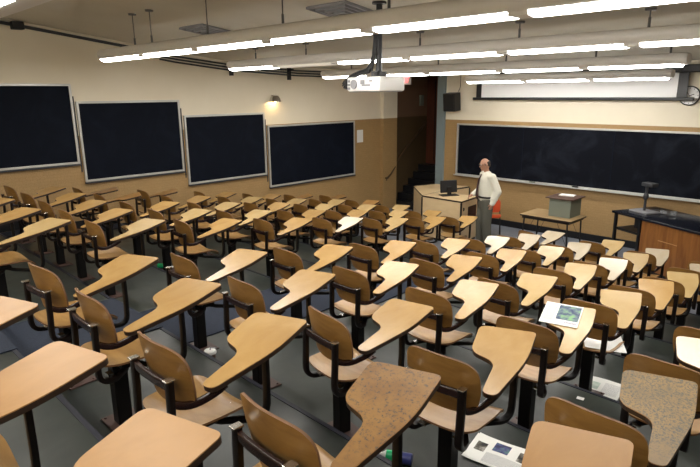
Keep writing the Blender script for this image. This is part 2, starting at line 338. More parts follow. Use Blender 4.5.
# end door on the landing
d = tag(bpy.data.objects.new('door_1', None), kind='structure'); COL.objects.link(d); d.location = (-8.95, SY1 - .03, 1.03)
bm = B(); box(bm, -.60, .60, -.02, .028, 0, 2.35, bev=.004)
obj('door_leaf', bm, 'doorwood', d)
bm = B()
for x in (-.32, .0, .32): box(bm, x - .012, x + .012, -.03, -.02, .1, 2.25)
obj('panel_strip', bm, 'blackmetal', d)
bm = B(); box(bm, -.12, .05, -.07, -.03, 1.02, 1.07, bev=.005); obj('push_bar', bm, 'chrome', d)
SEATS = [
    ('C', 0, 0, -3.664, 1.1, 1.166, 5.5),
    ('C', 0, 1, -2.894, 1.124, 1.166, -0.7),
    ('C', 0, 2, -2.122, 1.103, 1.166, 1.3),
    ('C', 0, 3, -1.33, 1.116, 1.166, -1.1),
    ('C', 0, 4, -0.643, 1.18, 1.166, 0.1),
    ('L', 0, 0, -5.343, 1.15, 1.166, -0.3),
    ('L', 0, 1, -6.08, 1.134, 1.166, -0.3),
    ('L', 0, 2, -6.887, 1.121, 1.166, 0.0),
    ('L', 0, 3, -7.691, 1.121, 1.166, 0.0),
    ('L', 0, 4, -8.495, 1.121, 1.166, 0.0),
    ('C', 1, 0, -3.826, 2.156, 0.958, -0.7),
    ('C', 1, 1, -2.993, 2.145, 0.958, -1.7),
    ('C', 1, 2, -2.097, 2.148, 0.958, -8.6),
    ('C', 1, 3, -1.451, 2.163, 0.958, 3.5),
    ('C', 1, 4, -0.68, 2.183, 0.958, -1.5),
    ('C', 1, 5, 0.098, 2.174, 0.958, 0.0),
    ('L', 1, 0, -5.593, 2.156, 0.958, -0.0),
    ('L', 1, 1, -6.38, 2.172, 0.958, -0.7),
    ('L', 1, 2, -7.146, 2.191, 0.958, 2.0),
    ('L', 1, 3, -7.905, 2.21, 0.958, 4.2),
    ('L', 1, 4, -8.696, 2.224, 0.958, 3.7),
    ('C', 2, 0, -3.82, 3.169, 0.797, -0.6),
    ('C', 2, 1, -3.007, 3.156, 0.797, -0.6),
    ('C', 2, 2, -2.248, 3.172, 0.797, 0.0),
    ('C', 2, 3, -1.5, 3.154, 0.797, 2.0),
    ('C', 2, 4, -0.701, 3.172, 0.797, 0.0),
    ('C', 2, 5, 0.073, 3.172, 0.797, 0.0),
    ('L', 2, 0, -5.604, 3.13, 0.797, -2.2),
    ('L', 2, 1, -6.384, 3.2, 0.797, -1.1),
    ('L', 2, 2, -7.17, 3.176, 0.797, 0.7),
    ('L', 2, 3, -8.021, 3.172, 0.797, 0.0),
    ('L', 2, 4, -8.825, 3.172, 0.797, 0.0),
    ('C', 3, 0, -3.839, 4.182, 0.637, 0.2),
    ('C', 3, 1, -3.009, 4.184, 0.637, -1.2),
    ('C', 3, 2, -2.196, 4.118, 0.637, -3.5),
    ('C', 3, 3, -1.511, 4.158, 0.637, 2.7),
    ('C', 3, 4, -0.707, 4.173, 0.637, 0.0),
    ('C', 3, 5, 0.067, 4.173, 0.637, 0.0),
    ('L', 3, 0, -5.566, 4.196, 0.637, -0.9),
    ('L', 3, 1, -6.384, 4.157, 0.637, 0.2),
    ('L', 3, 2, -7.199, 4.192, 0.637, -1.5),
    ('L', 3, 3, -8.01, 4.184, 0.637, -0.3),
    ('L', 3, 4, -8.8, 4.173, 0.637, 0.0),
    ('C', 4, 0, -3.836, 5.268, 0.455, -1.9),
    ('C', 4, 1, -3.097, 5.289, 0.455, 0.7),
    ('C', 4, 2, -2.289, 5.273, 0.455, 0.8),
    ('C', 4, 3, -1.549, 5.243, 0.455, 1.9),
    ('C', 4, 4, -0.757, 5.275, 0.455, 0.0),
    ('C', 4, 5, 0.017, 5.275, 0.455, 0.0),
    ('L', 4, 0, -5.678, 5.283, 0.455, 0.1),
    ('L', 4, 1, -6.475, 5.273, 0.455, 0.2),
    ('L', 4, 2, -7.358, 5.28, 0.455, 0.5),
    ('L', 4, 3, -8.14, 5.284, 0.455, 0.1),
    ('L', 4, 4, -8.917, 5.275, 0.455, 0.0),
    ('C', 5, 0, -3.873, 6.333, 0.278, -0.5),
    ('C', 5, 1, -3.096, 6.342, 0.278, -1.4),
    ('C', 5, 2, -2.317, 6.323, 0.278, -0.5),
    ('C', 5, 3, -1.57, 6.277, 0.278, 2.4),
    ('C', 5, 4, -0.775, 6.323, 0.278, 0.0),
    ('C', 5, 5, -0.001, 6.323, 0.278, 0.0),
    ('L', 5, 0, -5.658, 6.317, 0.278, -0.2),
    ('L', 5, 1, -6.551, 6.338, 0.278, 0.4),
    ('L', 5, 2, -7.355, 6.326, 0.278, 0.1),
    ('L', 5, 3, -8.134, 6.315, 0.278, -0.2),
    ('L', 5, 4, -8.911, 6.32, 0.278, 0.2),
    ('C', 6, 0, -3.881, 7.282, 0.132, 1.1),
    ('C', 6, 1, -3.128, 7.3, 0.132, 0.9),
    ('C', 6, 2, -2.364, 7.283, 0.132, 0.3),
    ('C', 6, 3, -1.584, 7.311, 0.132, 0.0),
    ('C', 6, 4, -0.81, 7.311, 0.132, 0.0),
    ('C', 6, 5, -0.037, 7.311, 0.132, 0.0),
    ('L', 6, 0, -5.646, 7.343, 0.132, 0.4),
    ('L', 6, 1, -6.445, 7.308, 0.132, 0.1),
    ('L', 6, 2, -7.262, 7.33, 0.132, 0.2),
    ('L', 6, 3, -8.092, 7.33, 0.132, 0.0),
    ('L', 6, 4, -8.863, 7.311, 0.132, 0.0),
    ('C', 7, 0, -3.898, 8.243, 0.006, -14.0),
    ('C', 7, 1, -2.999, 8.288, 0.006, -5.1),
    ('C', 7, 2, -2.363, 8.207, 0.006, 1.1),
    ('C', 7, 3, -1.577, 8.243, 0.006, 0.0),
    ('C', 7, 4, -0.803, 8.243, 0.006, 0.0),
    ('C', 7, 5, -0.029, 8.243, 0.006, 0.0),
    ('L', 7, 0, -5.591, 8.275, 0.006, 0.9),
    ('L', 7, 1, -6.378, 8.243, 0.006, 0.0),
    ('L', 7, 2, -7.177, 8.265, 0.006, 0.1),
    ('L', 7, 3, -7.986, 8.243, 0.006, 0.0),
    ('L', 7, 4, -8.79, 8.243, 0.006, 0.0),
    ('C', -1, 0, -3.548, 0.104, 1.337, 0.0),
    ('C', -1, 1, -2.83, 0.14, 1.337, 0.3),
    ('C', -1, 2, -2.097, 0.162, 1.337, -3.6),
    ('C', -1, 3, -1.4, 0.183, 1.337, -3.0),
    ('L', -1, 0, -5.278, 0.104, 1.337, 0.0),
]
# ------------------------------------------------------------------ boards on the left wall
def board(name, label, y0, y1, z0, z1):
    t = thing(name, label, 'blackboard', (XL, (y0 + y1) / 2, z0))
    w = (y1 - y0) / 2; h = z1 - z0; f = .035
    bm = B(); box(bm, .004, .03, -w + f, w - f, f, h - f); obj('slate_panel', bm, 'slate', t)
    bm = B()
    box(bm, .002, .045, -w, w, h - f, h, bev=.004); box(bm, .002, .045, -w, w, 0, f, bev=.004)
    box(bm, .002, .045, -w, -w + f, f, h - f, bev=.004); box(bm, .002, .045, w - f, w, f, h - f, bev=.004)
    obj('frame', bm, 'alu', t)
    bm = B(); box(bm, .002, .06, -w, w, -.028, -.002, bev=.004); obj('ledge', bm, 'pipe', t)
board('blackboard', 'wall blackboard highest up and nearest the back of the room, cut by the left edge', 1.55, 3.36, 1.89, 3.14)
board('blackboard', 'wall blackboard second from the back, one step below the highest board', 3.41, 5.20, 1.58, 2.87)
board('blackboard', 'wall blackboard just behind the wall lamp, third down the steps', 5.27, 7.09, 1.315, 2.59)
board('blackboard', 'widest and lowest side wall blackboard, under the wall lamp beside a paper notice', 7.16, 9.75, 1.03, 2.32)
bm = B()
for y, z0, z1 in ((3.385, 1.75, 2.95), (5.235, 1.45, 2.72), (7.125, 1.15, 2.45)): box(bm, XL + .001, XL + .012, y - .009, y + .009, z0, z1)
tag(obj('trim_4', bm, 'pipe'), kind='structure')
bm = B(); box(bm, XL + .001, XL + .006, 9.86, 10.07, 1.79, 2.09)
tag(obj('paper_notice', bm, 'paper'), 'white paper notice taped to the tan wall beyond the last side blackboard', 'notice')

# front blackboard
t = thing('front_blackboard', 'long dark blackboard in aluminium frame across the front wall behind the man', 'blackboard', (-7.5, YF, 1.06))
bm = B(); f = .04
xs = [0, 1.64, 3.52, 5.40, 7.28]
for a, b in zip(xs, xs[1:]):
    q = B(); box(q, a + .012, b - .012, -.03, -.004, .03, 1.16); obj('slate_panel', q, 'slate_f', t)
box(bm, 0, 7.28, -.05, -.002, 1.16, 1.195, bev=.004); box(bm, 0, 7.28, -.05, -.002, 0, .03, bev=.003)
box(bm, -.04, 0, -.05, -.002, 0, 1.195, bev=.004); box(bm, 7.28, 7.32, -.05, -.002, 0, 1.195, bev=.004)
obj('frame', bm, 'alu', t)
bm = B()
for a in xs[1:-1]: box(bm, a - .012, a + .012, -.036, -.003, .03, 1.16)
obj('panel_joint', bm, 'slate', t)
bm = B(); box(bm, -.03, 7.3, -.13, -.051, -.012, .003, bev=.003); box(bm, -.03, 7.3, -.13, -.122, .003, .014); obj('chalk_tray', bm, 'alu', t)
for x, m_, lab in ((-5.55, 'greybox', 'grey felt eraser on the chalk tray right of the man'), (-4.62, 'black', 'black felt eraser on the chalk tray above the folding table'),):
    bm = B(); box(bm, -.06, .06, -.022, .022, 0, .032, bev=.006)
    tag(obj('chalk_eraser', bm, m_, loc=(x, YF - .088, 1.0645)), lab, 'eraser')
for x, lab in ((-5.95, 'white chalk stick lying on the tray nearest the man'), (-5.75, 'white chalk stick lying on the tray left of the grey eraser'), (-4.40, 'white chalk stick on the tray right of the black eraser')):
    bm = B(); tube(bm, [(-.04, 0, 0), (.04, 0, 0)], .006, 8)
    tag(obj('chalk_stick', bm, 'paper', loc=(x, YF - .085, 1.0705)), lab, 'chalk')

# wall speaker
t = thing('wall_speaker', 'black loudspeaker box mounted high on the front wall by the grey post', 'speaker', (-7.62, YF, 2.76))
bm = B(); mt = Matrix.Rotation(R(6), 4, 'X'); box(bm, -.16, .16, -.30, -.05, -.205, .205, mtx=mt, bev=.012); obj('cabinet', bm, 'black', t)
bm = B(); box(bm, -.145, .145, -.312, -.302, -.19, .19, mtx=mt, bev=.003); obj('grille', bm, 'blackmetal', t)
bm = B(); box(bm, -.04, .04, -.08, 0, -.05, .05); obj('bracket', bm, 'blackmetal', t)
bm = B(); tube(bm, [(.1, -.10, .19), (.11, -.05, .26), (.11, -.012, .32), (.11, -.012, .62)], .006, 6); obj('cable', bm, 'black', t)

# projection screen and clock
t = thing('projection_screen', 'white pull-down projection screen with black borders, rolled part way on the front wall', 'projection screen', (-4.95, YF - .12, 2.79))
bm = B(); box(bm, -1.93, 1.97, -.003, .003, .055, .50); obj('fabric', bm, 'fabric', t)
for u0, u1 in ((-2.06, -1.93), (1.97, 2.13)):
    bm = B(); box(bm, u0, u1, -.003, .003, .05, .50); obj('black_border', bm, 'blackmetal', t)
bm = B(); box(bm, -2.14, 2.25, -.022, .022, 0, .055, bev=.01); obj('bottom_bar', bm, 'blackmetal', t)
bm = B(); box(bm, -2.12, 2.75, -.06, .09, .47, .60, bev=.02); obj('roller_case', bm, 'black', t)
t = thing('wall_clock', 'round white wall clock half hidden behind the screen edge', 'clock', (-2.80, YF, 2.87))
mt = Matrix.Rotation(R(90), 4, 'X')
bm = B(); lathe(bm, [(.165, .002), (.168, .035), (.15, .045), (.15, .03)], seg=32); bmesh.ops.transform(bm, matrix=mt, verts=bm.verts); obj('rim', bm, 'black', t)
bm = B(); cyl(bm, 0, 0, .005, .034, .149, seg=32); bmesh.ops.transform(bm, matrix=mt, verts=bm.verts); obj('dial', bm, 'white', t)
bm = B()
for k in range(12):
    box(bm, -.004, .004, .118, .140, .0345, .036, mtx=Matrix.Rotation(k * R(30), 4, 'Z'))
bmesh.ops.transform(bm, matrix=mt, verts=bm.verts); obj('hour_marks', bm, 'black', t)
for nm, a, l, w in (('hour_hand', -70, .075, .007), ('minute_hand', 35, .115, .005)):
    bm = B(); box(bm, -w, w, -.015, l, .037, .039, mtx=Matrix.Rotation(R(a), 4, 'Z')); bmesh.ops.transform(bm, matrix=mt, verts=bm.verts); obj(nm, bm, 'black', t)

# ------------------------------------------------------------------ ceiling things
def fixture(y, zb, xs, x_end, label, off=(), wires=(), wy=1.):
    cx = (xs[0] + x_end) / 2
    t = thing('fluorescent_light', label, 'light fixture', (cx, y, zb), 0, 'suspended fluorescent lights')
    bm = B()
    prof = [(-.082, .028), (-.108, .055), (-.12, .095), (-.108, .132), (-.07, .158), (0, .165), (.07, .158), (.108, .132), (.12, .095), (.108, .055), (.082, .028)]
    X0, X1 = xs[0] + .02 - cx, x_end + .0 - cx
    rings = []
    for X, s in ((X0, .86), (X0 + .03, .97), (X0 + .07, 1.), (X1 - .07, 1.), (X1 - .03, .97), (X1, .86)):
        rings.append([bm.verts.new((X, a * s * wy, .09 + (b - .09) * s)) for a, b in prof])
    n = len(prof)
    for a, b in zip(rings, rings[1:]):
        for k in range(n): bm.faces.new((a[k], a[(k + 1) % n], b[(k + 1) % n], b[k]))
    bm.faces.new(rings[0]); bm.faces.new(rings[-1])
    obj('housing', bm, 'housing', t, smooth=True)
    for i, (a, b) in enumerate(zip(xs, xs[1:])):
        q = B(); g = .07
        pr = [(-.092, .062), (-.088, .028), (-.058, .006), (0, 0), (.058, .006), (.088, .028), (.092, .062)]
        ra = [q.verts.new((a + g - cx, p[0], p[1])) for p in pr]; rb = [q.verts.new((b - g - cx, p[0], p[1])) for p in pr]
        for k in range(len(pr)): q.faces.new((ra[k], ra[(k + 1) % 7], rb[(k + 1) % 7], rb[k]))
        q.faces.new(ra); q.faces.new(rb)
        o = obj('lens', q, 'lens_off' if i in off else ('lens_near' if wy > 1 else 'lens'), t, smooth=False)
        if i in off: o['label'] = 'unlit lens'
    for a in xs[1:-1]:
        q = B(); box(q, a - cx - .068, a - cx + .068, -.086, .086, .008, .045, bev=.004); obj('joint_cover', q, 'housing', t)
    for x in wires:
        q = B(); tube(q, [(x - cx, 0, .16), (x - cx, 0, ceil_z(y) - zb)], .006, 6); tube(q, [(x - cx, 0, .16), (x - cx, 0, .25)], .012, 8)
        lathe(q, [(.045, ceil_z(y) - zb - .02), (.05, ceil_z(y) - zb)], x - cx, 0, 14)
        obj('hanger', q, 'wire', t)
fixture(3.36, 3.405, [-8.08, -6.80, -5.55, -4.30, -3.05, -1.80, -.55, .70], .70, 'nearest fully visible row of the hanging tube lights, spanning the whole room', wires=(-7.1, -6.65, -5.4, -4.15, -2.9, -1.6))
fixture(5.50, 3.335, [-8.20, -6.92, -5.63, -4.40, -3.13, -1.86, -.60, .65], .65, 'second of the hanging light rows, one section near its left end unlit', off=(1,), wires=(-7.5, -6.3, -4.26, -2.99, -1.76))
fixture(7.75, 3.235, [-8.37, -7.08, -5.79, -4.46, -3.21, -1.99], -1.99, 'third of the hanging light rows counted from the camera', wires=(-7.6, -5.62, -4.4, -3.09, -2.2))
fixture(9.95, 3.125, [-6.51, -5.22, -4.0, -2.75], -2.75, 'shortest hanging light row, closest to the projection screen', wires=(-6.2, -4.6, -3.1))
fixture(.86, 3.405, [-6.85, -5.6, -4.35, -3.1, -1.85, -.6, .65], .65, 'closest and widest hanging light, its pale underside crossing the top left corner', wires=(-5.2, -3.7, -2.5, -1.2), wy=2.75)
fixture(-1.2, 3.5, [-8.1, -6.85, -5.6, -4.35, -3.1, -1.85, -.6, .65], .65, 'added unseen light row behind the camera, brightening the room from the back', wires=(-7.5, -5.0, -2.5))  # unseen row, added for more overhead light

def vent(x, y, label):
    z = ceil_z(y)
    t = thing('ceiling_vent', label, 'vent', (x, y, z - .012), R(0), 'square ceiling vents')
    t.rotation_euler = (math.atan2(ceil_z(y + .2) - ceil_z(y - .2), .4), 0, 0)
    bm = B()
    for s in (.29, .22, .15, .08):
        w = .026
        for (a, b, c, d) in ((-s, s, -s, -s + w), (-s, s, s - w, s), (-s, -s + w, -s + w, s - w), (s - w, s, -s + w, s - w)):
            box(bm, a, b, c, d, -.02 - (.29 - s) * .1, .004)
    obj('louvre', bm, 'grey', t)
    bm = B(); box(bm, -.28, .28, -.28, .28, .004, .010); obj('duct_opening', bm, 'black', t)
vent(-4.38, 4.38, 'dark square louvred vent in the ceiling above the projector')
vent(-6.95, 4.35, 'dark square louvred vent in the ceiling left of the projector vent')

# projector
t = thing('projector', 'white ceiling projector hanging on a black pole over the seats', 'projector', (-3.88, 4.3, 3.05), R(-6))
bm = B(); box(bm, -.25, .25, -.17, .17, -.07, .07, bev=.02); pb_ = obj('body', bm, 'white', t, smooth=True)
bm = B(); box(bm, -.23, .23, -.15, .15, -.076, -.0705, bev=.002); obj('base_plate', bm, 'grey', t)
bm = B(); cyl(bm, 0, 0, 0, .012, .045, seg=20); bmesh.ops.transform(bm, matrix=Matrix.Translation((-.13, -.171, 0)) @ Matrix.Rotation(R(90), 4, 'X'), verts=bm.verts); obj('speaker_grille', bm, 'grey', pb_)
bm = B()
for x, z, w, h in ((-.215, .03, .022, .012), (-.215, -.005, .022, .012), (-.215, -.04, .022, .012), (.0, .02, .03, .02), (.05, -.01, .06, .008), (.12, .03, .02, .008)):
    box(bm, x - w, x + w, -.176, -.1705, z - h, z + h)
obj('port_panel', bm, 'grey', pb_)
bm = B(); tube(bm, [(.05, .0, .071), (.05, 0, .12)], .07, 12, flat=(.08, .05)); tube(bm, [(.05, 0, .12), (.05, 0, ceil_z(4.3) - 3.05)], .030, 12); lathe(bm, [(.07, ceil_z(4.3) - 3.07), (.07, ceil_z(4.3) - 3.05)], .05, 0, 16); obj('mounting_pole', bm, 'blackmetal', t)
bm = B()
for k in range(8):
    o_ = .013 * k
    tube(bm, bez((.03 + .02 * math.sin(k), -.03, .50 + o_ * .5), (.05 + .03 * math.sin(k * 2), -.045, .20), (.0 - o_, -.05 - .01 * (k % 3), .13 + .02 * math.sin(k * 1.7)), 7) + bez((.0 - o_, -.05 - .01 * (k % 3), .13 + .02 * math.sin(k * 1.7)), (-.27, -.06 - .01 * k, .12 - .01 * (k % 4)), (-.30 - .02 * (k % 3), -.15, .03 - .02 * (k % 4)), 7)[1:] + [Vector((-.235, -.182, .05 - .013 * k))], .008, 6)
tube(bm, bez((.03, -.02, .44), (-.02, -.02, .56), (-.10, 0, .56), 6), .012, 6)
obj('cables', bm, 'black', t)

# exit sign
t = thing('exit_sign', 'small white lit exit sign with red letters hanging before the stair opening', 'exit sign', (-8.78, 10.75, 3.25), R(12))
bm = B(); box(bm, -.18, .18, -.03, .03, -.105, .10, bev=.008); obj('case', bm, 'white', t)
bm = B(); tube(bm, [(0, 0, .1), (0, 0, ceil_z(10.75) - 3.25)], .012, 8); obj('hanger', bm, 'white', t)
M['exitred'] = mat('lit red letters', (.8, .05, .04), .4, emit=((1., .12, .12), 3.2))
cu = bpy.data.curves.new('exit_text', 'FONT'); cu.body = 'EXIT'; cu.size = .17; cu.align_x = 'CENTER'; cu.align_y = 'CENTER'; cu.extrude = .002; cu.offset = .004
to = bpy.data.objects.new('tmp', cu); COL.objects.link(to); bpy.context.view_layer.update()
me = bpy.data.meshes.new_from_object(to.evaluated_get(bpy.context.evaluated_depsgraph_get())); bpy.data.objects.remove(to)
me.materials.clear(); me.materials.append(M['exitred'])
eo = bpy.data.objects.new('lettering', me); COL.objects.link(eo); eo.parent = t; eo.location = (0, -.033, -.0); eo.rotation_euler = (R(90), 0, 0); eo.scale = (.82, 1, 1)

# conduits on the left wall
def pipe(label, ys, dz, dx, r=.016):
    bm = B(); tube(bm, [(XL + dx, y, ceil_z(y) + dz - .07) for y in ys], r, 8)
    return tag(obj('conduit', bm, 'pipe', smooth=True), label, 'pipe', 'conduits under the ceiling')
pipe('single thick dark conduit running under the ceiling above the two highest side blackboards', [1.3, 2.0, 2.7, 4.2, 5.1], 0, .03, .024)
pipe('topmost of three conduits above the wall lamp', [4.9, 5.2, 6.3, 8, 9.2], .0, .03)
pipe('middle of three conduits above the wall lamp', [4.9, 5.2, 6.3, 8, 9.2], -.05, .03)
pipe('lowest of three conduits above the wall lamp', [4.9, 5.2, 6.3, 8, 9.2], -.10, .03)
for y, lab in ((6.35, 'dark bracket clamping the conduits left of the wall lamp'), (7.78, 'dark bracket clamping the conduits right of the wall lamp')):
    bm = B(); z = ceil_z(y); box(bm, XL + .001, XL + .065, y - .03, y + .03, z - .27, z - .03); box(bm, XL + .001, XL + .16, y - .025, y + .025, z - .09, z - .045)
    tag(obj('conduit_bracket', bm, 'black'), lab, 'bracket', 'conduit brackets')
bm = B(); z = ceil_z(2.72); box(bm, XL + .001, XL + .12, 2.64, 2.80, z - .13, z - .02, bev=.01)
tag(obj('junction_box', bm, 'black'), 'small dark junction box where the conduit meets the ceiling, top left', 'junction box')

# wall lamp
t = thing('wall_lamp', 'half dome metal wall lamp glowing above the widest side blackboard', 'lamp', (XL, 7.33, 2.80))
bm = B(); lathe(bm, [(.035, .13), (.07, .12), (.105, .07), (.125, 0), (.118, 0), (.10, .065), (.03, .115)], .10, 0, 24); obj('shade', bm, 'chrome', t, smooth=True)
bm = B(); tube(bm, [(0, 0, .10), (.10, 0, .11)], .018, 8); cyl(bm, .012, 0, .06, .14, .03); obj('wall_mount', bm, 'chrome', t)
M['bulb'] = mat('warm bulb', (1, .8, .5), .4, emit=((1., .72, .38), 30.))
bm = B(); lathe(bm, [(.012, .075), (.035, .05), (.04, .02), (.02, -.005)], .10, 0, 16); obj('bulb', bm, 'bulb', t, smooth=True)

# stair handrail on the corner wall
t = thing('handrail', 'dark wooden handrail climbing the wall of the stairwell from the room corner', 'handrail', (SX0 + .02, 10.8, .85))
bm = B(); pts = [(.20, 0, -.02), (.20, .06, -.03), (.19, .20, .05), (.165, .40, .22), (.09, .55, .34), (.085, 1.0, .72), (.085, 1.82, 1.32)]
tube(bm, pts, .026, 10); obj('rail', bm, 'handrail', t, smooth=True)
for p in ((.20, .03, -.03, .20 - .08), (.085, .9, .64, .085), (.085, 1.6, 1.16, .085)):
    bm = B(); tube(bm, [(p[0], p[1], p[2]), (p[0], p[1], p[2] - .05), (p[0] - p[3], p[1], p[2] - .05)], .01, 6); obj('bracket', bm, 'blackmetal', t)
bm = B(); box(bm, 0, .06, -.07, .07, -.14, .14, bev=.008)
tag(obj('fire_alarm_box', bm, 'greybox', loc=(SX0 + .021, 12.45, 2.75)), 'small box high on the dark stairwell wall', 'wall box')

# ------------------------------------------------------------------ front furniture
t = thing('teaching_console', 'pale maple teaching console with angled wing and black edges, left of the man', 'console', (-6.5, 9.6, 0))
def off(poly): return [(x + 6.5, y - 9.6) for x, y in poly]
main = off([(-6.95, 9.16), (-5.97, 9.12), (-6.05, 9.84), (-6.93, 9.80)])
wing = off([(-6.97, 9.18), (-6.95, 9.83), (-6.92, 10.34), (-6.86, 10.78), (-7.62, 10.56), (-7.80, 9.95)])
bm = B(); prism(bm, main, .05, .86); cb_ = obj('cabinet', bm, 'maple', t)
bm = B(); prism(bm, wing, .05, .86); obj('wing_cabinet', bm, 'maple', t)
bm = B(); prism(bm, [(x * 1.01, y) for x, y in main], .862, .895, 0, 1, 1); obj('top', bm, ['mapletop', 'edge'], t)
bm = B(); prism(bm, wing, .862, .895, 0, 1, 1); obj('wing_top', bm, ['mapletop', 'edge'], t)
bm = B(); prism(bm, [(x * .96, y * .96) for x, y in main], 0, .05); prism(bm, [(-.47 + (x + .47) * .98 - .01, y * .98) for x, y in wing], 0, .05); obj('plinth', bm, 'black', t)
for x, y in (main[0], main[1], main[2], wing[3], wing[5]):
    bm = B(); box(bm, x - .014, x + .014, y - .014, y + .014, .05, .86); obj('corner_strip', bm, 'black', t)
for z in (.72, .56, .40):
    bm = B(); x, y = main[1]; dx, dy = main[2][0] - x, main[2][1] - y; l = math.hypot(dx, dy); dx /= l; dy /= l
    cyl(bm, 0, 0, 0, .012, .035, seg=18); bmesh.ops.transform(bm, matrix=Matrix.Translation((x + dx * .10 + .003, y + dy * .10, z)) @ Matrix.Rotation(R(84), 4, 'Z') @ Matrix.Rotation(R(90), 4, 'X') @ Matrix.Rotation(R(180), 4, 'Y'), verts=bm.verts)
    obj('cable_port', bm, 'black', cb_)
bm = B(); x, y = main[1]; dx, dy = main[2][0] - x, main[2][1] - y; l = math.hypot(dx, dy); box(bm, .30, .66, -.006, .004, .42, .74); bmesh.ops.transform(bm, matrix=Matrix.Translation((x, y, 0)) @ Matrix.Rotation(math.atan2(dy, dx), 4, 'Z'), verts=bm.verts); o_ = obj('black_side_panel', bm, 'black', t); o_['label'] = 'black panel'  # plain black panel on the console's side
t = thing('computer_monitor', 'black flat monitor on the maple console, seen from behind', 'monitor', (-6.54, 9.52, .895), R(60))
bm = B(); box(bm, -.19, .19, -.10, .10, 0, .015, bev=.006); obj('stand_base', bm, 'black', t)
bm = B(); box(bm, -.04, .04, -.03, .0, .012, .18); obj('stand_neck', bm, 'black', t)
bm = B(); box(bm, -.18, .18, -.02, .03, .06, .31, mtx=Matrix.Rotation(R(-8), 4, 'X'), bev=.008); sc_ = obj('screen_case', bm, 'black', t)
bm = B(); box(bm, -.10, .10, .03, .05, .10, .25, mtx=Matrix.Rotation(R(-8), 4, 'X'), bev=.01); obj('rear_cover', bm, 'black', t)
bm = B(); box(bm, -.168, .168, -.0225, -.0205, .072, .298, mtx=Matrix.Rotation(R(-8), 4, 'X')); obj('display', bm, 'blackmetal', sc_)

# folding table with lectern box
t = thing('folding_table', 'small wooden-topped table with thin black legs in front of the front blackboard', 'table', (-4.42, 9.82, 0))
bm = B(); prism(bm, roundpoly([(-.49, -.36), (.49, -.38), (.50, .30), (-.50, .37)], [.03] * 4, 4), .725, .75, 0, 1, 1); obj('tabletop', bm, ['tabletop', 'edge'], t)
bm = B(); box(bm, -.45, .45, -.33, -.305, .68, .724); box(bm, -.45, .45, .25, .275, .68, .724); box(bm, -.45, -.425, -.30, .25, .68, .724); box(bm, .425, .45, -.30, .25, .68, .724); obj('apron', bm, 'blackmetal', t)
for sx in (-1, 1):
    for y in (-.32, .26):
        bm = B(); tube(bm, [(sx * .41, y, .68), (sx * .44, y - .0, 0)], .014, 8); tube(bm, [(sx * .43, y, .25), (sx * .22, y, .69)], .004, 6); obj('leg', bm, 'blackmetal', t)
t = thing('tabletop_lectern', 'grey-green tabletop lectern box with dark lid on the small folding table', 'lectern', (-4.25, 9.91, .75))
bm = B(); box(bm, -.20, .20, -.24, .22, 0, .33, bev=.004); obj('box', bm, 'greybox', t)
bm = B(); box(bm, -.26, .25, -.29, .26, .332, .352, bev=.004); obj('lid', bm, 'lid', t)
bm = B(); box(bm, -.12, .14, -.02, .18, 0, .012, mtx=Matrix.Rotation(R(8), 4, 'Z'))
tag(obj('paper_stack', bm, 'paper', loc=(-4.27, 9.93, 1.103)), 'white sheets lying on the lid of the tabletop lectern', 'paper')
bm = B(); cyl(bm, 0, 0, 0, .26, .09, .10, seg=16)

bm.free()
# demonstration desk
ang = math.atan2(-.447, .894)
t = thing('demonstration_desk', 'oak demonstration desk with black stone top, open leg frame at its left end', 'desk', (-3.48, 10.07, 0), ang)
bm = B(); box(bm, 0, 2.25, 0, .985, .885, .925, bev=.005); obj('stone_top', bm, 'soap', t)
bm = B(); box(bm, .64, 2.2, .03, .95, .08, .884, bev=.003); obj('cabinet', bm, 'oak', t)
bm = B(); box(bm, .66, 2.18, .06, .93, 0, .08); obj('plinth', bm, 'black', t)
for x, y in ((.05, .06), (.05, .90), (.58, .06)):
    bm = B(); box(bm, x - .022, x + .022, y - .022, y + .022, 0, .884); obj('leg', bm, 'blackmetal', t)
bm = B(); box(bm, .072, .638, .05, .90, .60, .64); obj('shelf', bm, 'black', t)
bm = B(); box(bm, .42, .64, .1, .9, .70, .884); obj('drawer', bm, 'black', t)
bm = B(); tube(bm, [(1.0, .027, .62), (1.35, .027, .62)], .006, 6); obj('scratch_strip', bm, 'edge_l', t)
t = thing('document_camera', 'grey document camera with an upright arm on the black desk top', 'document camera', (-3.02, 10.28, .926), ang)
bm = B(); box(bm, -.19, .20, -.15, .15, 0, .03, bev=.008); obj('base', bm, 'grey', t)
bm = B(); tube(bm, [(0, .0, .03), (0, 0, .28), (.0, -.0, .46)], .022, 10); lathe(bm, [(.03, .22), (.042, .25), (.042, .30), (.03, .33)], 0, 0, 14); obj('arm', bm, 'pipe', t)
bm = B(); box(bm, -.06, .17, -.07, .07, .455, .52, bev=.012); obj('camera_head', bm, 'pipe', t)
M['glass'] = mat('clear glass', (.9, .92, .92), .05)
M['glass'].node_tree.nodes['Principled BSDF'].inputs['Transmission Weight'].default_value = .9
for i, (x, y, lab) in enumerate(((-2.74, 10.36, 'left clear glass dish on the black desk top'), (-2.60, 10.42, 'middle clear glass dish on the black desk top'), (-2.57, 10.28, 'right clear glass dish on the black desk top'))):
    bm = B(); lathe(bm, [(.035, 0), (.05, .012), (.055, .05), (.05, .05), (.045, .016), (.03, .01)], 0, 0, 18)
    tag(obj('glass_dish', bm, 'glass', smooth=True, loc=(x, y, .9265)), lab, 'glass', 'glassware on the demonstration desk')

